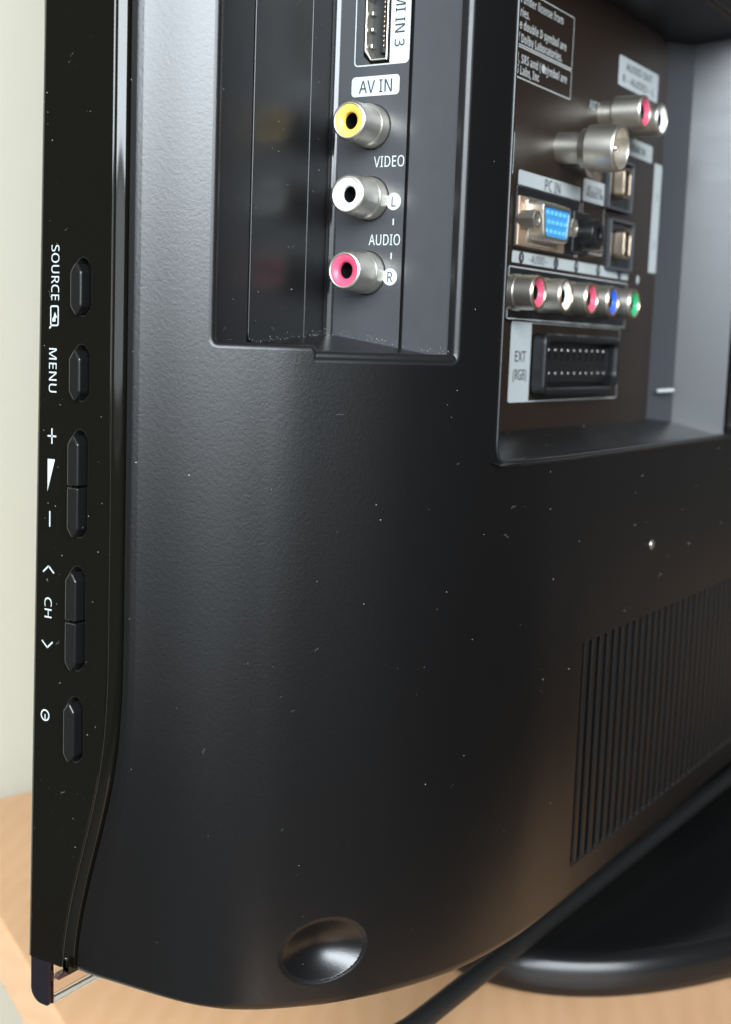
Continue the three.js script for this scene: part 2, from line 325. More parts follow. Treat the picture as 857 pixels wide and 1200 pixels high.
// ---------------------------------------------------------------- glossy side of the bezel with its buttons
const font = await new FontLoader().loadAsync('fonts/droid/droid_sans_regular.typeface.json');
const fontB = await new FontLoader().loadAsync('fonts/droid/droid_sans_bold.typeface.json');
const capOf = new Map();
function textGeo(str, h, anchor = 'c', wide = 1, f = font) {
  if (!capOf.has(f)) { const q = new THREE.ShapeGeometry(f.generateShapes('H', 1), 2); q.computeBoundingBox(); capOf.set(f, q.boundingBox.max.y); }
  const g = new THREE.ShapeGeometry(f.generateShapes(str, h / capOf.get(f)), 3); g.computeBoundingBox(); const b = g.boundingBox;
  g.translate(-(anchor === 'l' ? b.min.x : anchor === 'r' ? b.max.x : (b.min.x + b.max.x) / 2), -h / 2, 0); g.scale(wide, 1, 1); return g;
}
const SIDE_ROT = [0, -Math.PI / 2, 0];
const bezel = (() => {
  const zr = (y) => -0.1834 - flare(y);                // where the flat side ends and the bead starts
  const zfr = (y) => -0.2036 + 0.016 * Math.max(-0.14, Math.min(0.07, y)), map = (u, v) => V(X_SIDE, v, u), out = V(-1, 0, 0);
  const slots = [];
  const B = [['source_button', 300, 372], ['menu_button', 402, 472], ['volume_button', 502, 632], ['channel_button', 662, 788], ['power_button', 815, 895]];
  const defs = B.map(([n, a, b]) => {
    const xb = 97.2 - ((a + b) / 2 - 336) * 0.0176, p = at(xb, a + 1, 'x', X_SIDE), q = at(xb, b - 1, 'x', X_SIDE);
    return { n, z: (p.z + q.z) / 2, y0: q.y, y1: p.y };
  });
  for (const d of defs) {
    const w = 0.0024, c = 0.0018;
    d.slot = [[d.z - w, d.y0 + c], [d.z - 0.0008, d.y0], [d.z + 0.0008, d.y0], [d.z + w, d.y0 + c], [d.z + w, d.y1 - c], [d.z + 0.0008, d.y1], [d.z - 0.0008, d.y1], [d.z - w, d.y1 - c]];
    d.slot = roundPoly(d.slot, 0.0008, 4); slots.push(polySDF(d.slot));
  }
  const ys = range(-0.137, 0.125, 0.0006).concat(range(0.14, Y_TOP, 0.02));
  const flat = sheet(range(-0.2062, -0.1825, 0.0004), ys, (u, v) => Math.min(zr(v) - u, u - zfr(v) - 0.0012, ...slots.map((s) => s(u, v))), map, out);
  // front round, groove and bead, swept along the height
  const yr = range(-0.137, Y_TOP, 0.0025), back = yr.map((y) => {
    const r = [], z0 = zr(y), R = 0.0029;
    r.push(V(X_SIDE + 0.00002, y, z0), V(X_SIDE + 0.0003, y, z0 + 0.00015), V(X_SIDE + 0.0003, y, z0 + 0.0003));
    for (let k = 0; k <= 14; k++) { const a = k / 14 * Math.PI / 2; r.push(V(X_SIDE + 0.0001 + R * (1 - Math.cos(a)), y, z0 + 0.00035 + R * Math.sin(a) * 0.86)); }
    r.push(V(X_SIDE + 0.012, y, z0 + 0.00035 + R * 0.8));
    return r;
  });
  const front = yr.map((y) => { const r = [], R = 0.0012; for (let k = 0; k <= 8; k++) { const a = k / 8 * Math.PI / 2; r.push(V(X_SIDE + R * (1 - Math.sin(a)), y, zfr(y) + R * (1 - Math.cos(a)))); } r.unshift(V(X_SIDE + 0.006, y, zfr(y))); return r; });
  const base = yr[0], cap = quad([V(X_SIDE, base, zfr(base) + 0.0012), V(X_SIDE + 0.006, base, zfr(base)), V(X_SIDE + 0.02, base, Z_FRONT), V(X_SIDE + 0.02, base, zr(base) + 0.002), V(X_SIDE, base, zr(base))]);
  const face = boxAt(X_SIDE + 0.0012, X_END, -0.1368, Y_TOP, Z_FRONT, Z_FRONT + 0.010, 0.0005);
  const bottom = boxAt(X_SIDE + 0.0005, X_END - 0.001, -0.1372, -0.1352, Z_FRONT + 0.0105, zr(-0.137) + 0.001, 0.0004);
  const gs = [flat, loft(back), loft(front), cap, face, bottom].map((g) => { if (!g.index) g.setIndex([...Array(g.attributes.position.count).keys()]); for (const k of Object.keys(g.attributes)) if (!['position', 'normal', 'uv'].includes(k)) g.deleteAttribute(k); return g; });
  const b = part('bezel', mergeGeometries(gs), M.gloss); b.userData.atRoot = true;
  for (const d of defs) {
    part('button_slot', rim(d.slot, map, out, 0.00015, 0.003), M.hole, b);
    // the key itself stands proud of its slot
    const w = 0.00155, c = 0.0017, y0 = d.y0 + 0.0003, y1 = d.y1 - 0.0013, bz = d.z - 0.0005;
    const seg = (a, e, ca, ce) => roundPoly([[bz - w, a + ca], ...(ca ? [[bz - 0.0003, a], [bz + 0.0003, a]] : []), [bz + w, a + ca], [bz + w, e - ce], ...(ce ? [[bz + 0.0003, e], [bz - 0.0003, e]] : []), [bz - w, e - ce]], 0.0003, 3);
    const lobes = /volume|channel/.test(d.n) ? [seg(y0, (y0 + y1) / 2 - 0.00018, c, 0), seg((y0 + y1) / 2 + 0.00018, y1, 0, c)] : [seg(y0, y1, c, c)];
    const geos = lobes.map((P) => { const g = extr(poly(P), 0.0042, 0.00045); g.rotateY(-Math.PI / 2); g.translate(X_SIDE + 0.0030, 0, 0); return g; });
    // extruded along local z, turned so that local x is the set's z and depth points out of the side
    part(d.n, mergeGeometries(geos), M.button, b);
  }
  const inside = part('slot_backing', boxAt(X_SIDE + 0.0032, X_SIDE + 0.0045, -0.10, 0.03, -0.1965, -0.184), M.hole, b);
  const down = [0, -Math.PI / 2, 0];
  const say = (name, g, px, py, h) => { g.rotateZ(-Math.PI / 2); const p = at(px, py, 'x', X_SIDE - 0.00006); return put(name, g, M.print, p, b, down); };
  const span = (p0, p1) => at(66, p0, 'x', X_SIDE).y - at(66, p1, 'x', X_SIDE).y;
  const fit = (str, p0, p1, h) => { const g = textGeo(str, h, 'c', 1, font); g.computeBoundingBox(); const w = g.boundingBox.max.x - g.boundingBox.min.x; g.scale(span(p0, p1) / w, 1, 1); return g; };
  const H = 0.00215;
  say('lettering', fit('SOURCE', 287, 352, H), 65, 319.5);
  say('lettering', fit('MENU', 408, 460, H), 62, 434);
  say('lettering', fit('CH', 700, 724, H * 0.95), 56.5, 712);
  const bar = (w, h) => new THREE.ShapeGeometry(roundRectShape(-w / 2, -h / 2, w / 2, h / 2, 0));
  say('plus_mark', mergeGeometries([bar(0.0032, 0.00036), bar(0.00036, 0.0025)]), 61, 511);
  say('minus_mark', bar(0.0033, 0.00036), 58.5, 608);
  say('volume_wedge', new THREE.ShapeGeometry(poly([[-0.0034, -0.0010], [0.0034, -0.0010], [-0.0034, 0.0011]])), 60, 557);
  const chev = (sx) => { const g = mergeGeometries([-1, 1].map((k) => { const q = bar(0.0021, 0.00036); q.rotateZ(k * 0.85); q.translate(0, k * 0.00078, 0); return q; })); if (sx < 0) g.rotateZ(Math.PI); return g; };
  say('chevron', chev(1), 57, 667); say('chevron', chev(-1), 55.5, 755);
  const ring = (r0, r1, a0, a1) => new THREE.RingGeometry(r0, r1, 28, 1, a0, a1);
  say('power_mark', mergeGeometries([ring(0.00095, 0.0013, 0, Math.PI * 2), (() => { const g = bar(0.0011, 0.0003); g.translate(0.0003, 0, 0); return g; })()]), 53, 838);
  const fr = roundRectShape(-0.0021, -0.0012, 0.0021, 0.0012, 0.0005); fr.holes.push(roundRectShape(-0.00178, -0.00088, 0.00178, 0.00088, 0.0003, THREE.Path));
  const arrow = new THREE.ShapeGeometry(poly([[-0.0008, 0.0001], [0.0004, 0.0008], [0.0004, 0.0003], [0.0012, 0.0003], [0.0012, -0.0006], [0.0004, -0.0006], [0.0004, -0.0003]]));
  const tick = bar(0.0009, 0.0003); tick.rotateZ(-0.8); tick.translate(0.0023, -0.0011, 0);
  say('source_mark', mergeGeometries([new THREE.ShapeGeometry(fr), arrow, tick]), 64, 370);
  return b;
})();
// clear edge along the bottom of the bezel, with its tinted core
{
  const y1 = -0.1372, y0 = -0.1474, z0 = Z_FRONT - 0.0016, z1 = -0.1992;
  const s = roundRectShape(X_SIDE + 0.0014, y0, X_END, y1, [0.0004, 0.0005, 0.0003, 0.0003]);
  const g = extr(s, z1 - z0 - 0.001, 0.0005); g.translate(0, 0, z0 + 0.0005);
  const t = part('clear_edge_trim', g, new THREE.MeshPhysicalMaterial({ name: 'clear_acrylic', color: lin(1, 1, 1), roughness: 0.03, transmission: 1, thickness: 0.01, ior: 1.49, attenuationColor: lin(0.92, 0.84, 0.85), attenuationDistance: 0.03 }));
  const cap = extr(roundRectShape(z0 + 0.0002, y0 - 0.0001, z1 - 0.0002, y1 + 0.0002, [0.0034, 0.0008, 0.0003, 0.0003]), 0.0004, 0.0003); cap.rotateY(-Math.PI / 2); cap.translate(X_SIDE + 0.0009, 0, 0);
  part('end_cap', cap, new THREE.MeshPhysicalMaterial({ name: 'dark_plum_gloss', color: lin(0.010, 0.008, 0.011), roughness: 0.2 }), t);
  part('tinted_core', boxAt(X_SIDE + 0.0035, X_END - 0.004, y0 + 0.0046, y0 + 0.0058, z0 + 0.0015, z1 - 0.0008, 0.0004), new THREE.MeshPhysicalMaterial({ name: 'dark_red_core', color: lin(0.16, 0.055, 0.05), roughness: 0.3 }), t);
}

// ---------------------------------------------------------------- side sockets
const XP = 0.2515, ZW = -0.1672, YT = 0.112;           // socket wall, inner wall, top
const onP = (px, py, dx = 0) => at(px, py, 'x', XP - dx);
{
  const wallX = (px, py) => at(px, py, 'z', ZW).x;
  const xa = 0.2219, xb = 0.2424;
  const inner = part('recess_wall', boxAt(0.2035, xa - 0.0002, -0.006, YT, ZW - 0.003, ZW - 0.0001, 0.0004), M.smooth); inner.userData.atRoot = true;
  const pb = extr(roundRectShape(xa + 0.0002, -0.0016, xb - 0.0002, YT, [0.0022, 0.0003, 0.0003, 0.0003]), 0.002, 0.0003); pb.translate(0, 0, ZW - 0.0024);
  part('wall_panel', pb, M.smooth, inner);
  part('wall_panel', boxAt(xb + 0.0002, XP - 0.0001, -0.006, YT, ZW - 0.003, ZW - 0.0003, 0.0004), M.smooth, inner);
  part('wall_backing', boxAt(0.205, XP + 0.004, -0.006, YT, ZW - 0.006, ZW - 0.0035), M.hole, inner);
  // shelf at the foot of the recess, rising inwards
  const I = V(XP - 0.0002, 0.0012, ZW - 0.0002), rows = [[], [], [], [], []];
  for (let i = 0; i <= 40; i++) {
    const s = sL - 0.0005 + (sR - sL + 0.0016) * i / 40, e = coverMap(s, -0.0038); e.y = -0.0034; e.addScaledVector(mapNormal(coverMap, s, 0, OUT_C), -0.0012);
    for (let k = 0; k < 5; k++) { const t = k / 4; const p = e.clone().lerp(I, t); rows[k].push(p); }
  }
  part('recess_shelf', loft(rows), M.smooth, inner);
  part('recess_ceiling', quad([V(0.200, YT - 0.001, ZW), V(XP + 0.002, YT - 0.001, ZW), V(XP + 0.002, YT - 0.001, -0.13)]), M.hole, inner);
  // lip in the lower step
  const lipRows = [];
  for (let i = 0; i <= 40; i++) {
    const s = sM + 0.0004 + (sR - sM - 0.0012) * i / 40, n = mapNormal(coverMap, s, -0.001, OUT_C), c = coverMap(s, 0).addScaledVector(n, -0.0010), row = [];
    for (let k = 0; k <= 10; k++) { const a = -Math.PI / 2 + k / 10 * Math.PI; row.push(c.clone().addScaledVector(n, 0.0009 * Math.cos(a)).add(V(0, -0.0036 + 0.0012 * Math.sin(a), 0))); }
    lipRows.push(row);
  }
  part('recess_lip', loft(lipRows), M.smooth, inner);
}
const AVJ = [['yellow', 436, 149], ['white', 434, 233], ['red', 430, 320]];
const avSide = (() => {
  const map = (u, v) => V(XP, v, u), out = V(-1, 0, 0), z0 = ZW + 0.0004, zs = onP(476, 200).z;
  const jacks = AVJ.map(([c, px, py]) => ({ c, p: onP(px, py) }));
  const circ = (p, r) => Array.from({ length: 40 }, (_, i) => [p.z + r * Math.cos(i / 20 * Math.PI), p.y + r * Math.sin(i / 20 * Math.PI)]);
  const hb = onP(441, 73), HC = V(XP, hb.y + 0.0079, hb.z);
  const hdmiOut = (k) => [[-2.9 * k, -5.5 - (k - 1) * 4], [-1.2 * k, -7.6 * (1 + (k - 1) * 0.4)], [2.9 * k, -7.6 * (1 + (k - 1) * 0.4)], [2.9 * k, 7.6 * (1 + (k - 1) * 0.4)], [-1.2 * k, 7.6 * (1 + (k - 1) * 0.4)], [-2.9 * k, 5.5 + (k - 1) * 4]].map(([a, b]) => [a / 1000, b / 1000]);
  const hh = hdmiOut(1.22).map(([a, b]) => [HC.z + a, HC.y + b]);
  const holes = [...jacks.map((j) => dense(circ(j.p, 0.0049), 0.001)), dense(hh, 0.001)];
  const sd = holes.map(polySDF);
  const g = sheet(range(z0, zs - 0.0002, 0.00035), range(-0.006, YT, 0.00035), (u, v) => Math.min(...sd.map((h) => h(u, v))), map, out);
  const P = part('side_socket_panel', g, M.panel); P.userData.atRoot = true;
  // rounded inner corner that catches the window
  const fil = [-0.006, YT].map((y) => Array.from({ length: 9 }, (_, k) => { const a = k / 8 * Math.PI / 2, r = 0.0016; return V(XP - r + r * Math.sin(a), y, ZW - 0.0002 + r - r * Math.cos(a)); }));
  part('corner_fillet', loft(fil), new THREE.MeshPhysicalMaterial({ name: 'polished_corner', color: lin(0.01, 0.01, 0.011), roughness: 0.14, ior: 1.6 }), P);
  for (const h of holes) part('socket_hole', rim(h, map, out, 0.0002, 0.002), M.hole, P);
  part('panel_backing', boxAt(XP + 0.002, XP + 0.003, -0.006, YT, ZW, -0.134), M.hole, P);
  part('outer_wall', boxAt(XP + 0.0001, XP + 0.0025, -0.0045, YT, zs + 0.00025, -0.1348, 0.0005), M.panel, P);
  // print
  const DX = 0.00007, lab = (name, geo, mat, px, py, lift = DX) => put(name, geo, mat, onP(px, py, lift), P, SIDE_ROT);
  const rr = (w, h, r) => new THREE.ShapeGeometry(roundRectShape(-w / 2, -h / 2, w / 2, h / 2, r), 6);
  const fitW = (str, w, h, f = font) => { const t = textGeo(str, h, 'c', 1, f); t.computeBoundingBox(); t.scale(w / (t.boundingBox.max.x - t.boundingBox.min.x), 1, 1); return t; };
  lab('label_patch', rr(0.0122, 0.0042, 0.0009), M.print, 440, 100.5);
  lab('lettering', fitW('AV IN', 0.0084, 0.0027), M.ink, 440, 101, 0.00014);
  lab('lettering', fitW('VIDEO', 0.0077, 0.0023), M.print, 456, 189);
  lab('lettering', fitW('AUDIO', 0.0080, 0.0023), M.print, 450.5, 281);
  for (const [c, px, py] of [['L', 461.5, 236], ['R', 457, 324.5]]) {
    lab('letter_disc', new THREE.CircleGeometry(0.00185, 28), M.print, px, py);
    lab('lettering', fitW(c, c === 'L' ? 0.0011 : 0.0013, 0.0022), M.ink, px, py, 0.00014);
  }
  lab('tick_mark', rr(0.00032, 0.0014, 0), M.print, 461, 260); lab('tick_mark', rr(0.00032, 0.0014, 0), M.print, 458.5, 300);
  // HDMI label along the right of the socket, and its outline
  const o = onP(415, 79, DX), q = onP(479, 72, DX), ym = onP(455, 73).y;
  const l0 = onP(458, 40).z, l1 = onP(481, 40).z;
  const pl = new THREE.ShapeGeometry(roundRectShape(l0, q.y + 0.0002, l1, 0.095, [0, 0.0009, 0, 0]), 6); pl.rotateY(-Math.PI / 2); pl.translate(XP - DX, 0, 0);
  part('label_patch', pl, M.print, P);
  const ht = textGeo('HDMI IN 3', 0.0024, 'r'); ht.rotateZ(-Math.PI / 2);
  put('lettering', ht, M.ink, V(XP - 0.00014, onP(470, 54).y, onP(469.5, 30).z), P, SIDE_ROT);
  const fr = roundRectShape(o.z, o.y, l1, 0.095, [0.001, 0.0011, 0, 0]); fr.holes.push(roundRectShape(o.z + 0.00028, o.y + 0.00028, l0 + 0.0001, 0.0947, [0.0008, 0, 0, 0], THREE.Path));
  const fg = new THREE.ShapeGeometry(fr, 6); fg.rotateY(-Math.PI / 2); fg.translate(XP - 0.00004, 0, 0);
  part('outline', fg, M.print, P);
  return { P, jacks, HC, hdmiOut };
})();
// a phono jack, axis along local z, tip at z = len
function rcaJack(name, color, p, rot, len, opt = {}) {
  const j = groupAt(name, p, rot), r = opt.r ?? 0.0042, m = opt.shell ?? M.nickel;
  const L = (pts) => { const g = new THREE.LatheGeometry(pts.map(([a, b]) => new THREE.Vector2(a, b)), 40); g.rotateX(Math.PI / 2); return g; };
  const b = opt.base ?? 1.1;
  put('shell', L([[r * b, -0.003], [r * b, len * 0.28], [r * b - 0.0002, len * 0.31], [r * 1.01, len * 0.33], [r, len * 0.36], [r, len - 0.0006], [r - 0.00015, len - 0.0002], [r - 0.0005, len], [r * 0.83, len], [r * 0.80, len - 0.0002], [r * 0.80, len - 0.0012]]), m, null, j);
  put('insulator', opt.cup
    ? L([[r * 0.80, len - 0.0003], [r * 0.74, len - 0.0005], [r * 0.46, len - 0.0016], [r * 0.43, len - 0.002], [r * 0.43, len - 0.0026]])
    : L([[r * 0.80, len - 0.0002], [r * 0.66, len - 0.0002], [r * 0.46, len - 0.0006], [r * 0.42, len - 0.001], [r * 0.41, len - 0.0016]]), M[color], null, j);
  put('inner_sleeve', L([[r * 0.435, len - 0.0012], [r * 0.425, len - 0.0014], [r * 0.425, len - 0.0085], [0, len - 0.0085]]), M.black, null, j);
  put('contact', L([[0, len - 0.0075], [r * 0.20, len - 0.0075], [r * 0.22, len - 0.0082]]), M.gold, null, j);
  return j;
}
for (const j of avSide.jacks) { const k = rcaJack('phono_jack', j.c, j.p, SIDE_ROT, 0.0095); k.userData.label = { yellow: 'yellow video phono jack under the AV IN label', white: 'white left audio phono jack on the side panel', red: 'red right audio phono jack on the side panel' }[j.c]; }
// HDMI socket in the side panel
{
  const h = groupAt('digital_video_socket', avSide.HC, SIDE_ROT), o = avSide.hdmiOut(1), s = poly(o), i = avSide.hdmiOut(0.86).map(([a, b]) => [a, b]);
  s.holes.push(poly(i, THREE.Path));
  const g = extr(s, 0.0045, 0.00015); g.translate(0, 0, -0.0042); put('shell', g, M.nickel, null, h);
  put('tongue', rbox(0.0013, 0.0118, 0.003, 0.0002).translate(0.0008, 0, -0.0024), M.black, null, h);
  const c = rbox(0.0003, 0.00035, 0.0034, 0.0001); for (let k = 0; k < 10; k++) put('contact', c, M.gold, V(0.0016, (k - 4.5) * 0.001, -0.0018), h);
  const sp = rbox(0.0005, 0.0009, 0.0026, 0.0002); for (const y of [-0.0042, -0.0008, 0.0026]) put('spring', sp, M.nickel, V(-0.0018, y, -0.0020), h);
  put('backing', rbox(0.0056, 0.0142, 0.0004, 0.0001), M.hole, V(0, 0, -0.0044), h);
}

// ---------------------------------------------------------------- rear sockets
const ZP = -0.1475;
const onZ = (px, py, dz = 0) => at(px, py, 'z', ZP + dz);
const plate = (() => {
  const XR = 0.4075, YB = -0.0222, Y1 = 0.0955;
  const s = roundRectShape(RX0 + 0.0005, YB, XR, Y1, [0.002, 0.002, 0.009, 0.003]);
  const g = extr(s, 0.002); g.translate(0, 0, ZP - 0.002);
  const P = part('rear_socket_panel', g, M.plate); P.userData.atRoot = true;
  // walls of the recess
  const zb = Z_BACK - 0.002, A = V(XR - 0.0003, 0, ZP - 0.001), Bx = 0.4195, Bz = -0.1432, C = V(RX1 - 0.0010, 0, zb);
  const up = (x, z, y) => V(x, y, z);
  const y0 = -0.030, y1 = RY1 + 0.004;
  part('recess_side_wall', quad([up(A.x, A.z, y0), up(Bx, Bz, y0), up(Bx, Bz, y1), up(A.x, A.z, y1)]), M.panel, P);
  part('recess_end_wall', quad([up(Bx, Bz, y0), up(Bx + 0.0035, zb + 0.001, y0), up(Bx + 0.0035, zb + 0.001, y1), up(Bx, Bz, y1)]), M.endWall = M.panel, P);
  const zn = onProfile(sAtX(RX0)).z - 0.002;
  part('recess_near_wall', quad([up(RX0 - 0.0008, ZP - 0.001, RY0), up(RX0 + 0.0008, zn, RY0), up(RX0 + 0.0008, zn, y1), up(RX0 - 0.0008, ZP - 0.001, y1)]), M.smooth, P);
  part('recess_floor', quad([V(RX0 - 0.002, YB + 0.0008, ZP - 0.001), V(RX1 + 0.004, YB + 0.0008, ZP - 0.001), V(RX1 + 0.004, RY0 + 0.0002, zb + 0.0004), V(RX0 - 0.002, RY0 + 0.0002, zb + 0.0004)]), M.smooth, P);
  part('recess_ceiling', quad([V(RX0 - 0.002, Y1 - 0.0005, ZP - 0.001), V(RX1 + 0.004, Y1 - 0.0005, ZP - 0.001), V(RX1 + 0.004, RY1 - 0.0006, zb + 0.0004), V(RX0 - 0.002, RY1 - 0.0006, zb + 0.0004)]), M.smooth, P);
  const peg = onZ(760, 457);
  put('cable_peg', (() => { const q = new THREE.CapsuleGeometry(0.0006, 0.006, 4, 10); q.rotateZ(Math.PI / 2 + 0.05); q.rotateY(-0.5); return q; })(), M.printDim, V(0.4115, peg.y, ZP + 0.0045), P);
  // print helpers on the plate
  const D1 = 0.00012, D2 = 0.00022;
  const flat = (name, pts, mat, r = 0, dz = D1) => { const [x0, y0_, x1, y1_] = pts, q = new THREE.ShapeGeometry(roundRectShape(x0, y0_, x1, y1_, r), 6); q.translate(0, 0, ZP + dz); return part(name, q, mat, P); };
  const say = (str, x, y, h, mat, anchor = 'c', w, dz = D2, f = font) => { const t = textGeo(str, h, anchor, f === fontB ? 0.9 : 1, f); if (w) { t.computeBoundingBox(); t.scale(w / (t.boundingBox.max.x - t.boundingBox.min.x), 1, 1); } return put('lettering', t, mat, V(x, y, ZP + dz), P); };
  const outline = (x0, y0_, x1, y1_, w, mat, dz = D1, r = 0.0006) => { const q = roundRectShape(x0, y0_, x1, y1_, r); q.holes.push(roundRectShape(x0 + w, y0_ + w, x1 - w, y1_ - w, Math.max(0, r - w), THREE.Path)); const gg = new THREE.ShapeGeometry(q, 5); gg.translate(0, 0, ZP + dz); return part('outline', gg, mat, P); };
  const X = (px, py) => onZ(px, py).x, Y = (px, py) => onZ(px, py).y;
  // licence notice
  const nr = X(669, 100), n0 = Y(669, 118), n1 = Y(670, 83), n2 = Y(672, 20);
  outline(0.272, n0, nr, n1, 0.00032, M.printDim); outline(0.272, n1 + 0.0002, nr, n2, 0.00032, M.printDim);
  for (const [str, px, py] of [['Manufactured under license from', 659.5, 24.5], ['Dolby Laboratories.', 620, 18.5], ['Dolby and the double D symbol are', 663, 55.5], ['trademarks of Dolby Laboratories.', 658, 68], ['symbol are', 663.5, 93.5], ['TruSurround, SRS and (', 633, 79], ['trademarks of SRS Labs, Inc', 631, 91.5]]) say(str, X(px, py), Y(px, py), 0.0021, M.printDim, 'r', undefined, D2, fontB);
  { const p = onZ(637, 80.5, D1); const q = new THREE.CircleGeometry(0.0011, 20); q.translate(p.x, p.y, p.z); part('round_mark', q, M.printDim, P); say(')', X(641.5, 82), Y(641.5, 82), 0.0019, M.printDim); }
  // AUDIO OUT
  const a0 = X(725, 80), a1 = X(771, 100), at_ = Y(725.6, 63), ab = Y(725.6, 99.5);
  flat('label_patch', [a0, ab, a1, at_], M.print, 0.0008);
  say('AUDIO OUT', (a0 + a1) / 2, at_ - 0.0024, 0.002, M.ink, 'c', (a1 - a0) * 0.66); say('R - AUDIO - L', (a0 + a1) / 2, ab + 0.0024, 0.002, M.ink, 'c', (a1 - a0) * 0.8);
  say('ANT IN', X(697, 125), Y(697, 125), 0.0026, M.print, 'c', 0.0085);
  // HDMI labels and wells
  const h0 = X(722, 240), hx1 = X(766, 240), hv0 = X(764, 240), hv1 = X(773, 240), hy0 = Y(769, 321), hy1 = Y(764, 190);
  flat('label_patch', [hv0, hy0, hv1, hy1], M.print, [0, 0.001, 0.001, 0]);
  const t1 = Y(745, 176) + 0.0025, t0 = t1 - 0.0046;
  flat('label_patch', [X(731, 170), t0, X(764, 185), t1 + 0.0004], M.print, [0, 0, 0.0008, 0.0008]);
  say('HDMI IN', X(747, 180), (t0 + t1) / 2, 0.002, M.ink, 'c', 0.012);
  for (const [k, py] of [['1', 232], ['2', 288]]) say(k, (hv0 + hv1) / 2, Y(768, py), 0.0022, M.ink);
  // PC IN
  const p0 = X(607, 210), p1 = X(680, 230), py1 = Y(607, 198), py0 = Y(607, 217);
  flat('label_patch', [p0, py0, p1, py1], M.print, [0, 0, 0.0008, 0.0008]);
  say('PC IN', (p0 + p1) / 2 + 0.001, (py0 + py1) / 2, 0.0028, M.ink, 'c', 0.0098);
  outline(p0, Y(605, 288), p1, py0 + 0.0003, 0.00028, M.printDim, D1, 0);
  // PC / DVI AUDIO IN
  const d0 = X(683, 225), d1 = X(709, 230), dy1 = Y(683, 208), dy0 = Y(683, 236);
  flat('label_patch', [d0, dy0, d1, dy1], M.print, [0, 0, 0.0008, 0.0008]);
  say('PC / DVI', (d0 + d1) / 2, dy1 - 0.0024, 0.0015, M.ink, 'c', (d1 - d0) * 0.62); say('AUDIO IN', (d0 + d1) / 2, dy0 + 0.0024, 0.0015, M.ink, 'c', (d1 - d0) * 0.74);
  outline(d0, Y(683, 296), d1, dy0 + 0.0003, 0.00028, M.printDim, D1, 0);
  // component row label
  const c0 = X(600, 293), c1 = X(736, 319), cy1 = Y(600, 293), cy0 = Y(600, 307);
  flat('label_patch', [c0, cy0, c1, cy1], M.print, [0, 0.0006, 0.0008, 0.0008]);
  say('- AUDIO -', X(630, 304), (cy0 + cy1) / 2, 0.002, M.ink, 'c', 0.0115);
  for (const [px, str] of [[610, 'R'], [651, 'L'], [675, 'PR'], [701, 'PB'], [726, 'Y']]) {
    const x = X(px, 308); const q = new THREE.CircleGeometry(0.0015, 20); q.translate(x, (cy0 + cy1) / 2, ZP + D2); part('letter_disc', q, M.ink, P);
    say(str, x, (cy0 + cy1) / 2, 0.0015, M.print, 'c', str.length > 1 ? 0.0018 : 0.001, 0.0003);
  }
  { const p = onZ(747, 328), q = new THREE.CircleGeometry(0.0013, 20); q.translate(p.x, p.y, ZP + D1); part('letter_disc', q, M.print, P); }
  // EXT (RGB)
  const e0 = X(597, 420), e1 = X(621, 420), ey1 = Y(600, 376), ey0 = Y(597, 472);
  flat('label_patch', [e0, ey0, e1, ey1], M.print, [0.0012, 0, 0, 0.0012]);
  say('EXT', (e0 + e1) / 2, (ey0 + ey1) / 2 + 0.0015, 0.0027, M.ink, 'c', 0.0065); say('(RGB)', (e0 + e1) / 2, (ey0 + ey1) / 2 - 0.0032, 0.0027, M.ink, 'c', 0.0082);
  outline(e0, ey0, X(722, 462), ey1, 0.00028, M.printDim, 0.00008, 0.001);
  flat('label_patch', [X(602, 150) - 0.001, Y(603, 204), X(602, 150) + 0.0006, Y(603, 155)], M.print, 0);
  return { P, X, Y };
})();
// component phono jacks in their black block
{
  const Zt = ZP + 0.0088, tips = [['red', 632, 342], ['white', 664, 347], ['red', 694, 351], ['blue', 719, 353.5], ['green', 744, 356]].map(([c, a, b]) => ({ c, p: at(a, b, 'z', Zt) }));
  const y = tips.reduce((s, t) => s + t.p.y, 0) / 5, Zb = ZP + 0.0012, x0 = at(595, 340, 'z', Zb).x, x1 = at(734, 350, 'z', Zb).x, bt = at(597, 311, 'z', Zb).y, bb = at(594, 373.5, 'z', Zb).y;
  const blk = part('component_block', boxAt(x0, x1, bb, bt, ZP - 0.001, ZP + 0.0012, 0.0004), M.black); blk.userData.atRoot = true;
  const q = roundRectShape(x0, bb, x1, bt, 0.0005); q.holes.push(roundRectShape(x0 + 0.0003, bb + 0.0003, x1 - 0.0003, bt - 0.0003, 0.0003, THREE.Path));
  const qg = new THREE.ShapeGeometry(q); qg.translate(0, 0, ZP + 0.0013); part('outline', qg, M.printDim, blk);
  for (const t of tips) {
    const pos = V(t.p.x, y, ZP + 0.0012), j = rcaJack('phono_jack', t.c, pos, [0, 0, 0], Zt - ZP - 0.0012, { r: 0.0043, cup: true, base: 1.06, shell: M.nickel });
    j.userData.label = t.c + ' phono jack in the component row';
    put('lip', new THREE.TorusGeometry(0.00385, 0.00028, 8, 40), M.gold, V(0, 0, Zt - ZP - 0.00125), j);
  }
}
// audio out pair
for (const [c, px, py] of [['red', 757, 131], ['white', 777, 140]]) {
  const Zt = ZP + 0.0128, t = at(px, py, 'z', Zt);
  const j = rcaJack('phono_jack', c, V(t.x, t.y, ZP), [0, 0, 0], Zt - ZP, { r: 0.0045, cup: true, base: 0.76 }); j.userData.label = c + ' phono jack of the audio output pair';
}
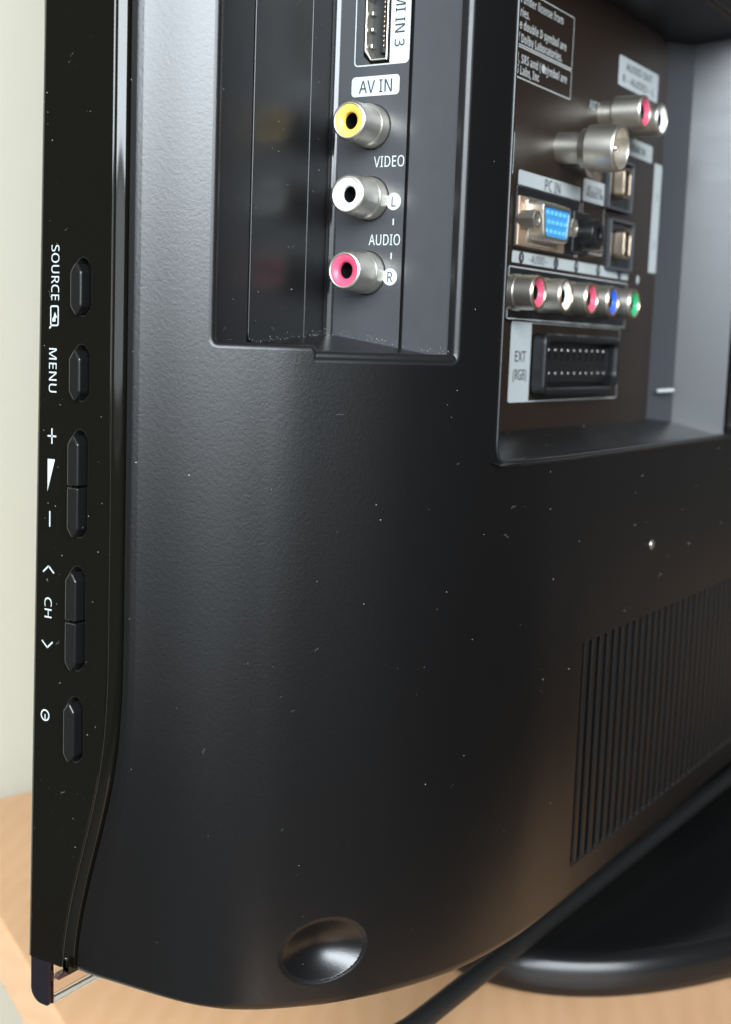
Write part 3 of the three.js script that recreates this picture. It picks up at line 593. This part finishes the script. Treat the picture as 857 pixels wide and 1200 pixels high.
// aerial socket
{
  const Zt = ZP + 0.0172, t = at(729, 170, 'z', Zt), len = Zt - ZP, g = groupAt('aerial_socket', V(t.x, t.y, ZP), [0.05, 0, 0]);
  const L = (pts) => { const q = new THREE.LatheGeometry(pts.map(([a, b]) => new THREE.Vector2(a, b)), 40); q.rotateX(Math.PI / 2); return q; };
  put('shell', L([[0.0040, -0.001], [0.0040, len * 0.45], [0.0045, len * 0.47], [0.0058, len * 0.50], [0.0060, len * 0.54], [0.0060, len - 0.0007], [0.0057, len - 0.0001], [0.0052, len], [0.0050, len - 0.0003], [0.0050, len * 0.4], [0, len * 0.4]]), M.nickel, null, g);
  put('centre_pin', L([[0, len - 0.001], [0.0008, len - 0.0014], [0.0011, len - 0.0025], [0.0011, len * 0.4]]), M.nickel, null, g);
  put('inner_sleeve', L([[0.0028, len * 0.4], [0.0028, len - 0.004], [0.0023, len - 0.004], [0.0023, len * 0.4]]), M.gold, null, g);
  const s = onScrew(); put('fixing_screw', L([[0, 0.0022], [0.0018, 0.002], [0.0024, 0.0012], [0.0025, -0.0005]]), M.nickel, V(s.x - t.x, s.y - t.y, 0), g);
  function onScrew() { return at(694, 197, 'z', ZP + 0.001); }
}
// HDMI pair
for (const [py] of [[216], [287]]) {
  const t = at(733, py, 'z', ZP + 0.004), g = groupAt('digital_video_socket', V(t.x, t.y, ZP));
  const w = 0.0185, h = 0.0146;
  const fr = roundRectShape(-w * 0.42, -h / 2, w * 0.58, h / 2, 0.0006); fr.holes.push(roundRectShape(-w * 0.42 + 0.0009, -h / 2 + 0.0009, w * 0.58 - 0.0009, h / 2 - 0.0009, 0.0003, THREE.Path));
  put('frame', extr(fr, 0.0016, 0.0002), M.panel, V(0.002, 0, 0), g);
  put('backing', rbox(w, h, 0.0008, 0.0002), M.black, V(0.002 + w * 0.08, 0, 0.0003), g);
  const o = roundRectShape(-0.0027, -0.0042, 0.0027, 0.0042, 0.0016); o.holes.push(roundRectShape(-0.0021, -0.0036, 0.0021, 0.0036, 0.0011, THREE.Path));
  put('shell', extr(o, 0.0042, 0.0003), M.dullBrass ??= new THREE.MeshStandardMaterial({ name: 'dull_brass', color: lin(0.62, 0.50, 0.38), metalness: 1, roughness: 0.3 }), V(-0.001, 0, 0.0006), g);
  put('tongue', rbox(0.0012, 0.0044, 0.0035, 0.0002), M.black, V(-0.0009, 0, 0.0026), g);
}
// VGA socket
{
  const Zt = ZP + 0.0052, c = at(651, 262, 'z', Zt), g = groupAt('computer_video_socket', V(c.x, c.y, ZP));
  const m0 = at(606, 265, 'z', ZP + 0.001).x - c.x, m1 = at(661, 272, 'z', ZP + 0.001).x - c.x;
  put('mounting_plate', rbox(m1 - m0, 0.0122, 0.0008, 0.0003), M.copper, V((m0 + m1) / 2, -0.0003, 0.0010), g);
  const wt = at(607, 218, 'z', ZP).y, wb = at(602, 289, 'z', ZP).y; put('well', rbox(m1 - m0 + 0.0085, wt - wb, 0.0008, 0.0002), M.black, V((m0 + m1) / 2 + 0.004, (wt + wb) / 2 - c.y, 0.00035), g);
  const D = (k, d) => roundPoly([[-9.0 + d, 4.6 - d], [9.0 - d, 4.6 - d], [7.6 - d, -4.6 + d], [-7.6 + d, -4.6 + d]].map(([a, b]) => [a * k, b * k]), 0.0018 * (1 - d / 6), 5);
  const sh = poly(D(0.001, 0)); sh.holes.push(poly(D(0.001, 0.7), THREE.Path));
  put('shell', extr(sh, 0.0046, 0.0003), M.nickel, V(0, 0, 0.0008), g);
  put('flange', extr(poly(D(0.001, -1.2)), 0.0006, 0.0003), M.nickel, V(0, 0, 0.001), g);
  const ins = put('insert', extr(poly(D(0.001, 0.72)), 0.0045), M.vga, V(0, 0, 0.0008), g);
  const hole = new THREE.CylinderGeometry(0.0006, 0.0006, 0.0003, 12); hole.rotateX(Math.PI / 2);
  const pale = plasticOf('vga_pin_hole', 0.16, 0.5, 0.85);
  for (let r = 0; r < 3; r++) for (let k = 0; k < 5; k++) put('pin_hole', hole, pale, V((k - 2) * 0.0026 + (r === 1 ? 0.0009 : 0), (1 - r) * 0.0023, 0.0054), g);
  for (const s of [-1, 1]) {
    const hs = poly(Array.from({ length: 6 }, (_, k) => [0.0025 * Math.cos(k * Math.PI / 3), 0.0025 * Math.sin(k * Math.PI / 3)])), hp = new THREE.Path(); hp.absarc(0, 0, 0.0014, 0, Math.PI * 2, true); hs.holes.push(hp);
    put('hex_standoff', extr(hs, 0.0042, 0.0002), M.nickel, V(k0(s), 0, 0.0012), g);
  }
  function k0(s) { return s * 0.0118; }
}
// audio minijack
{
  const c = at(698, 275, 'z', ZP + 0.005), g = groupAt('minijack_socket', V(c.x, c.y, ZP));
  put('surround', rbox(0.0112, 0.0112, 0.0012, 0.0004), M.black, V(-0.0005, 0.0004, 0.0006), g);
  const L = new THREE.LatheGeometry([[0.0042, 0], [0.0042, 0.0046], [0.0039, 0.005], [0.0021, 0.005], [0.0018, 0.0047], [0.0018, 0]].map((p) => new THREE.Vector2(...p)), 32); L.rotateX(Math.PI / 2);
  put('barrel', L, M.black, V(0, 0, 0.001), g);
}
// SCART socket
{
  const Zt = ZP + 0.0038, a = at(640, 393, 'z', Zt), b = at(722, 459, 'z', Zt), g = groupAt('multi_pin_socket', V((a.x + b.x) / 2, (a.y + b.y) / 2, ZP));
  const W = (b.x - a.x) / 2, H = (a.y - b.y) / 2, D = Zt - ZP;
  const S = (d, r = 0.0016) => roundPoly([[-W + d, -H + d], [W - d - 0.003, -H + d], [W - d, -H + d + 0.003], [W - d, H - d], [-W + d, H - d]], r, 5);
  const sh = poly(S(-0.0006, 0.0026)); sh.holes.push(poly(S(0.0017, 0.0012), THREE.Path));
  put('shell', extr(sh, D - 0.0014, 0.0009).translate(0, 0, 0.0009), M.black, null, g);
  const core = poly(S(0.0030, 0.001)), spots = [];
  for (let r = 0; r < 2; r++) for (let k = 0; k < 10; k++) spots.push([-W + 0.0066 + k * (2 * W - 0.0136) / 9 + (r ? 0.0008 : 0), r ? -0.0033 : 0.0029]);
  for (const [x, y] of spots) core.holes.push(poly([[x - 0.0010, y - 0.0019], [x - 0.0010, y + 0.0017], [x + 0.0010, y + 0.0017], [x + 0.0010, y - 0.0019]], THREE.Path));
  put('core', extr(core, D - 0.0018), M.black, null, g);
  put('floor', extr(poly(S(0.001)), 0.0006), M.black, null, g);
  const pin = rbox(0.0010, 0.0009, 0.0010, 0.0003);
  for (const [x, y] of spots) put('contact', pin, M.dullPin ??= new THREE.MeshStandardMaterial({ name: 'dull_pin', color: lin(0.42, 0.41, 0.39), metalness: 1, roughness: 0.35 }), V(x, y + 0.0010, D - 0.0021), g);
}

// ---------------------------------------------------------------- stand
{
  const cx = 0.6, cz = -0.16, a = 0.262, b = 0.1035, Yt = -CAM_Y, rows = [];
  const sec = [[1 - 0.004 / a, 0.0004], [0.998, 0.0022], [1, 0.0050], [0.9992, 0.0085], [0.9955, 0.0118], [0.988, 0.0136], [0.976, 0.0142], [0.955, 0.0144], [0.8, 0.0147], [0.5, 0.0152], [0.02, 0.0156]];
  const f = (q, o) => Array.from({ length: 120 }, (_, i) => { const t = i / 60 * Math.PI; return V(cx + (a * q) * Math.cos(t), Yt + o, cz + (b - a * (1 - q) * (q > 0.9 ? 1 : b / a)) * Math.sin(t) * (q > 0.9 ? 1 : q / (1 - (1 - q))) ); });
  for (const [q, o] of sec) rows.push(Array.from({ length: 140 }, (_, i) => { const t = i / 70 * Math.PI, off = a * (1 - q), bb = Math.max(0.002, b - off * (q > 0.9 ? 1 : b / a)); return V(cx + a * q * Math.cos(t), Yt + o, cz + bb * Math.sin(t)); }));
  part('stand_base', loft(rows, true), M.baseGloss = new THREE.MeshPhysicalMaterial({ name: 'gloss_black_stand', color: lin(0.006, 0.006, 0.006), roughness: 0.27, ior: 1.45 }));
  part('stand_neck', boxAt(cx - 0.06, cx + 0.11, Yt + 0.0145, -0.13, cz - 0.022, cz + 0.024, 0.008), M.gloss);
}

// ---------------------------------------------------------------- power cord
{
  const W = (x, y, z) => V(x, y + CAM_Y, z);
  const A = at(488, 1200, 'y', -0.1745), B = at(857, 908, 'z', -0.138), along = (t) => W(A.x + (B.x - A.x) * t, A.y + (B.y - A.y) * t, A.z + (B.z - A.z) * t);
  const pts = [W(0.20, -0.62, 0.06), W(0.195, -0.40, 0.04), W(0.205, -0.225, 0.02), W(0.215, -0.190, -0.005), W(0.224, -0.1863, -0.045), W(0.236, -0.1845, -0.105), along(-0.12), along(0), along(0.3), along(0.65), along(1), along(1.3), W(0.64, -0.145, -0.16)];
  const g = new THREE.TubeGeometry(new THREE.CatmullRomCurve3(pts, false, 'centripetal'), 200, 0.0030, 14);
  const m = shade(new THREE.Mesh(g, new THREE.MeshPhysicalMaterial({ name: 'cord_sheath', color: lin(0.008, 0.0078, 0.0076), roughness: 0.5 }))); m.name = 'power_cord'; scene.add(m);
  tag(m, 'black power cord running from under the television down onto the table', 'cord');
}

// ---------------------------------------------------------------- table, wall, floor, window
{
  const wood = noiseTex(512, [[6, 0.6], [24, 0.5], [90, 0.3]], (s, u, v) => {
    const gl = 0.5 + 0.5 * Math.sin((v * 40 + s * 1.6) * 2 * Math.PI), k = 0.90 + 0.06 * (0.3 * gl + 0.9 * (s - 0.3));
    return [230 * k, 182 * k * (0.985 + 0.015 * gl), 138 * k * (0.97 + 0.03 * gl)];
  });
  wood.colorSpace = THREE.SRGBColorSpace; wood.repeat.set(1.4, 3.2); wood.rotation = 0.45;
  const P = [[0.338, -0.402], [1.45, -0.127], [1.38, 0.03], [0.142, -0.054]];
  const s = poly(P.map(([x, z]) => [x, -z]));
  const g = new THREE.ExtrudeGeometry(s, { depth: 0.0185, bevelEnabled: true, bevelSize: 0.001, bevelThickness: 0.001, bevelOffset: -0.001, bevelSegments: 2 });
  g.rotateX(-Math.PI / 2); g.translate(0, -0.0195, 0);
  const table = new THREE.Group(); table.name = 'table'; table.position.set(0.6, -0.72, 0.1); scene.add(table);
  tag(table, 'light beech wood table the television stands on', 'table');
  g.translate(-0.6, 0.72, -0.1);
  const mat = new THREE.MeshPhysicalMaterial({ name: 'beech', map: wood, roughness: 0.42, ior: 1.45 });
  const top = shade(new THREE.Mesh(g, mat)); top.name = 'tabletop'; table.add(top);
  for (const [x, z] of [[0.42, -0.28], [1.35, -0.085], [1.30, -0.02], [0.245, -0.10]]) { const l = rbox(0.05, 0.6985, 0.05, 0.003); const m = shade(new THREE.Mesh(l, mat)); m.name = 'leg'; m.position.set(x - 0.6, 0.6985 / 2, z - 0.1); table.add(m); }
  const plaster = noiseTex(256, [[8, 1], [32, 0.5], [100, 0.3]], (q) => grey(0.5 + (q - 0.5))); plaster.repeat.set(3, 3);
  const wall = shade(new THREE.Mesh(rbox(2.6, 3.2, 0.1, 0.005), new THREE.MeshStandardMaterial({ name: 'cream_wall', color: lin(0.68, 0.645, 0.52), roughness: 0.9, bumpMap: plaster, bumpScale: 0.0002 }))); wall.name = 'wall_back';
  wall.position.set(1.25 - 0.012, 0.88, -0.2434 - 0.05); wall.rotation.y = -0.245; wall.userData.kind = 'structure'; wall.userData.label = 'cream painted wall behind the television'; scene.add(wall);
  const floor = shade(new THREE.Mesh(rbox(5, 0.05, 4.5, 0.005), new THREE.MeshStandardMaterial({ name: 'dark_floor', color: lin(0.085, 0.065, 0.05), roughness: 0.6, bumpMap: plaster, bumpScale: 0.0005 }))); floor.name = 'floor';
  floor.position.set(1.0, -0.745, 0.75); floor.userData.kind = 'structure'; scene.add(floor);
  const win = new THREE.Group(); win.name = 'window'; win.position.set(WIN.x, WIN.y0, WIN.z); win.rotation.y = WIN.turn; scene.add(win);
  tag(win, 'bright white framed window facing the back of the television', 'window');
  const wp = new THREE.MeshStandardMaterial({ name: 'white_window_paint', color: lin(0.75, 0.75, 0.72), roughness: 0.5 });
  const add = (n, q, m, x, y, z) => { const o = shade(new THREE.Mesh(q, m)); o.name = n; o.position.set(x, y, z); win.add(o); return o; };
  const H = WIN.y2 - WIN.y0, h1 = WIN.y1 - WIN.y0;
  for (const [lo, hi, e] of [[0, h1 - 0.02, 0.5], [h1 + 0.02, H, 1]]) add('pane', rbox(0.006, hi - lo, WIN.w, 0.001), new THREE.MeshStandardMaterial({ name: 'window_daylight', color: lin(0.3, 0.3, 0.3), emissive: lin(0.95, 0.98, 1.0), emissiveIntensity: e, roughness: 0.2 }), 0, (lo + hi) / 2, 0);
  for (const k of [-1, 1]) add('frame', rbox(0.06, H + 0.14, 0.07, 0.004), wp, 0, H / 2, k * (WIN.w / 2 + 0.035));
  for (const y of [H + 0.035, -0.035]) add('frame', rbox(0.06, 0.07, WIN.w, 0.004), wp, 0, y, 0);
  add('transom', rbox(0.05, 0.04, WIN.w, 0.004), wp, 0, h1, 0);
  add('sill', rbox(0.16, 0.03, WIN.w + 0.2, 0.006), wp, 0.06, -0.088, 0);
}

// ---------------------------------------------------------------- dust specks
{
  const fl = new THREE.IcosahedronGeometry(1, 0), list = [], m = new THREE.Matrix4(), q = new THREE.Quaternion(), e = new THREE.Euler();
  const addSpeck = (p, n, s) => { e.set(rnd() * 6, rnd() * 6, rnd() * 6); q.setFromEuler(e); m.compose(p.clone().addScaledVector(n, s * 0.3).setY(p.y + n.y * s * 0.3 + CAM_Y), q, V(s, s * (0.5 + rnd()), s * 0.6)); list.push(m.clone()); };
  const inHole = (s, y) => [avHole, rearHole, ventHole].some((h) => polySDF(h)(s, y) < 0.0008);
  for (let i = 0; i < 260; i++) { const s = rnd() * sAtX(0.45), y = -0.135 + rnd() * 0.2; if (inHole(s, y) || y < yBottom(s) + 0.001) continue; addSpeck(coverMap(s, y), mapNormal(coverMap, s, y, OUT_C), 0.00004 + 0.00013 * Math.pow(rnd(), 3)); }
  for (let i = 0; i < 90; i++) { const y = -0.13 + rnd() * 0.2; addSpeck(V(X_SIDE, y, -0.202 + rnd() * 0.017 - flare(y) * 0.7), V(-1, 0, 0), 0.00004 + 0.0001 * Math.pow(rnd(), 3)); }
  for (let i = 0; i < 220; i++) { const t = rnd(), k = t < 0.5 ? [0.212 + 0.078 * t, ZW + 0.0004] : [XP - 0.0004, ZW + 0.032 * (t - 0.5) * 2]; const up = 0.0011 - Math.abs(t - 0.5) * 0.0072; addSpeck(V(k[0], up + rnd() * rnd() * 0.0016, k[1]), V(0, 1, 0), 0.000025 + 0.00006 * rnd()); }
  for (let i = 0; i < 34; i++) { const x = RX0 + 0.004 + rnd() * 0.12, k = rnd(); addSpeck(V(x, -0.02135 - 0.0051 * k, ZP + k * 0.0195), V(0, 1, 0), 0.00004 + 0.00012 * rnd() * rnd()); }
  for (let i = 0; i < 40; i++) addSpeck(V(0.207 + rnd() * 0.04, rnd() * 0.07, ZW + 0.00005), V(0, 0, 1), 0.00004 + 0.00008 * rnd());
  // lint: short curled fibres on the cover, the bezel and in the recesses
  const fib = new THREE.TubeGeometry(new THREE.CatmullRomCurve3([V(-0.9, 0, 0), V(-0.35, 0.22, 0.05), V(0.3, -0.12, 0.08), V(0.95, 0.3, 0)]), 12, 0.028, 4), fl2 = [];
  const addFibre = (p, n, s) => { q.setFromUnitVectors(V(0, 0, 1), n); const tw = new THREE.Quaternion().setFromAxisAngle(V(0, 0, 1), rnd() * 6.28); q.multiply(tw); m.compose(V(p.x, p.y + CAM_Y, p.z).addScaledVector(n, s * 0.03), q, V(s, s * (0.4 + rnd()), s * 0.4)); fl2.push(m.clone()); };
  for (let i = 0; i < 34; i++) { const u = 0.01 + rnd() * sAtX(0.40), y = -0.13 + rnd() * 0.19; if (inHole(u, y) || y < yBottom(u) + 0.003) continue; addFibre(coverMap(u, y), mapNormal(coverMap, u, y, OUT_C), 0.0004 + 0.0009 * rnd() * rnd()); }
  for (let i = 0; i < 8; i++) { const y = -0.12 + rnd() * 0.18; addFibre(V(X_SIDE, y, -0.201 + rnd() * 0.008), V(-1, 0, 0), 0.0003 + 0.0005 * rnd()); }
  for (let i = 0; i < 10; i++) { const k = rnd(); addFibre(V(RX0 + 0.006 + rnd() * 0.10, -0.0213 - 0.0051 * k, ZP + k * 0.0195), V(0, 1, 0), 0.0005 + 0.0009 * rnd()); }
  for (let i = 0; i < 10; i++) addFibre(V(0.21 + rnd() * 0.036, 0.0012 + rnd() * rnd() * 0.03, ZW + 0.0001), V(0, 0, 1), 0.0003 + 0.0006 * rnd());
  const lint = new THREE.InstancedMesh(fib, new THREE.MeshStandardMaterial({ name: 'lint_fibre', color: lin(0.20, 0.20, 0.19), roughness: 1 }), fl2.length); fl2.forEach((k, i) => lint.setMatrixAt(i, k)); lint.name = 'lint'; lint.castShadow = lint.receiveShadow = true;
  tag(lint, 'thin grey lint fibres lying on the black plastic', 'lint', null, 'stuff'); scene.add(lint);
  const d = new THREE.InstancedMesh(fl, M.dust, list.length); list.forEach((k, i) => d.setMatrixAt(i, k)); d.name = 'dust'; d.castShadow = d.receiveShadow = true;
  tag(d, 'pale dust specks scattered over the black plastic', 'dust', null, 'stuff'); scene.add(d);
}

renderer.render(scene, camera);
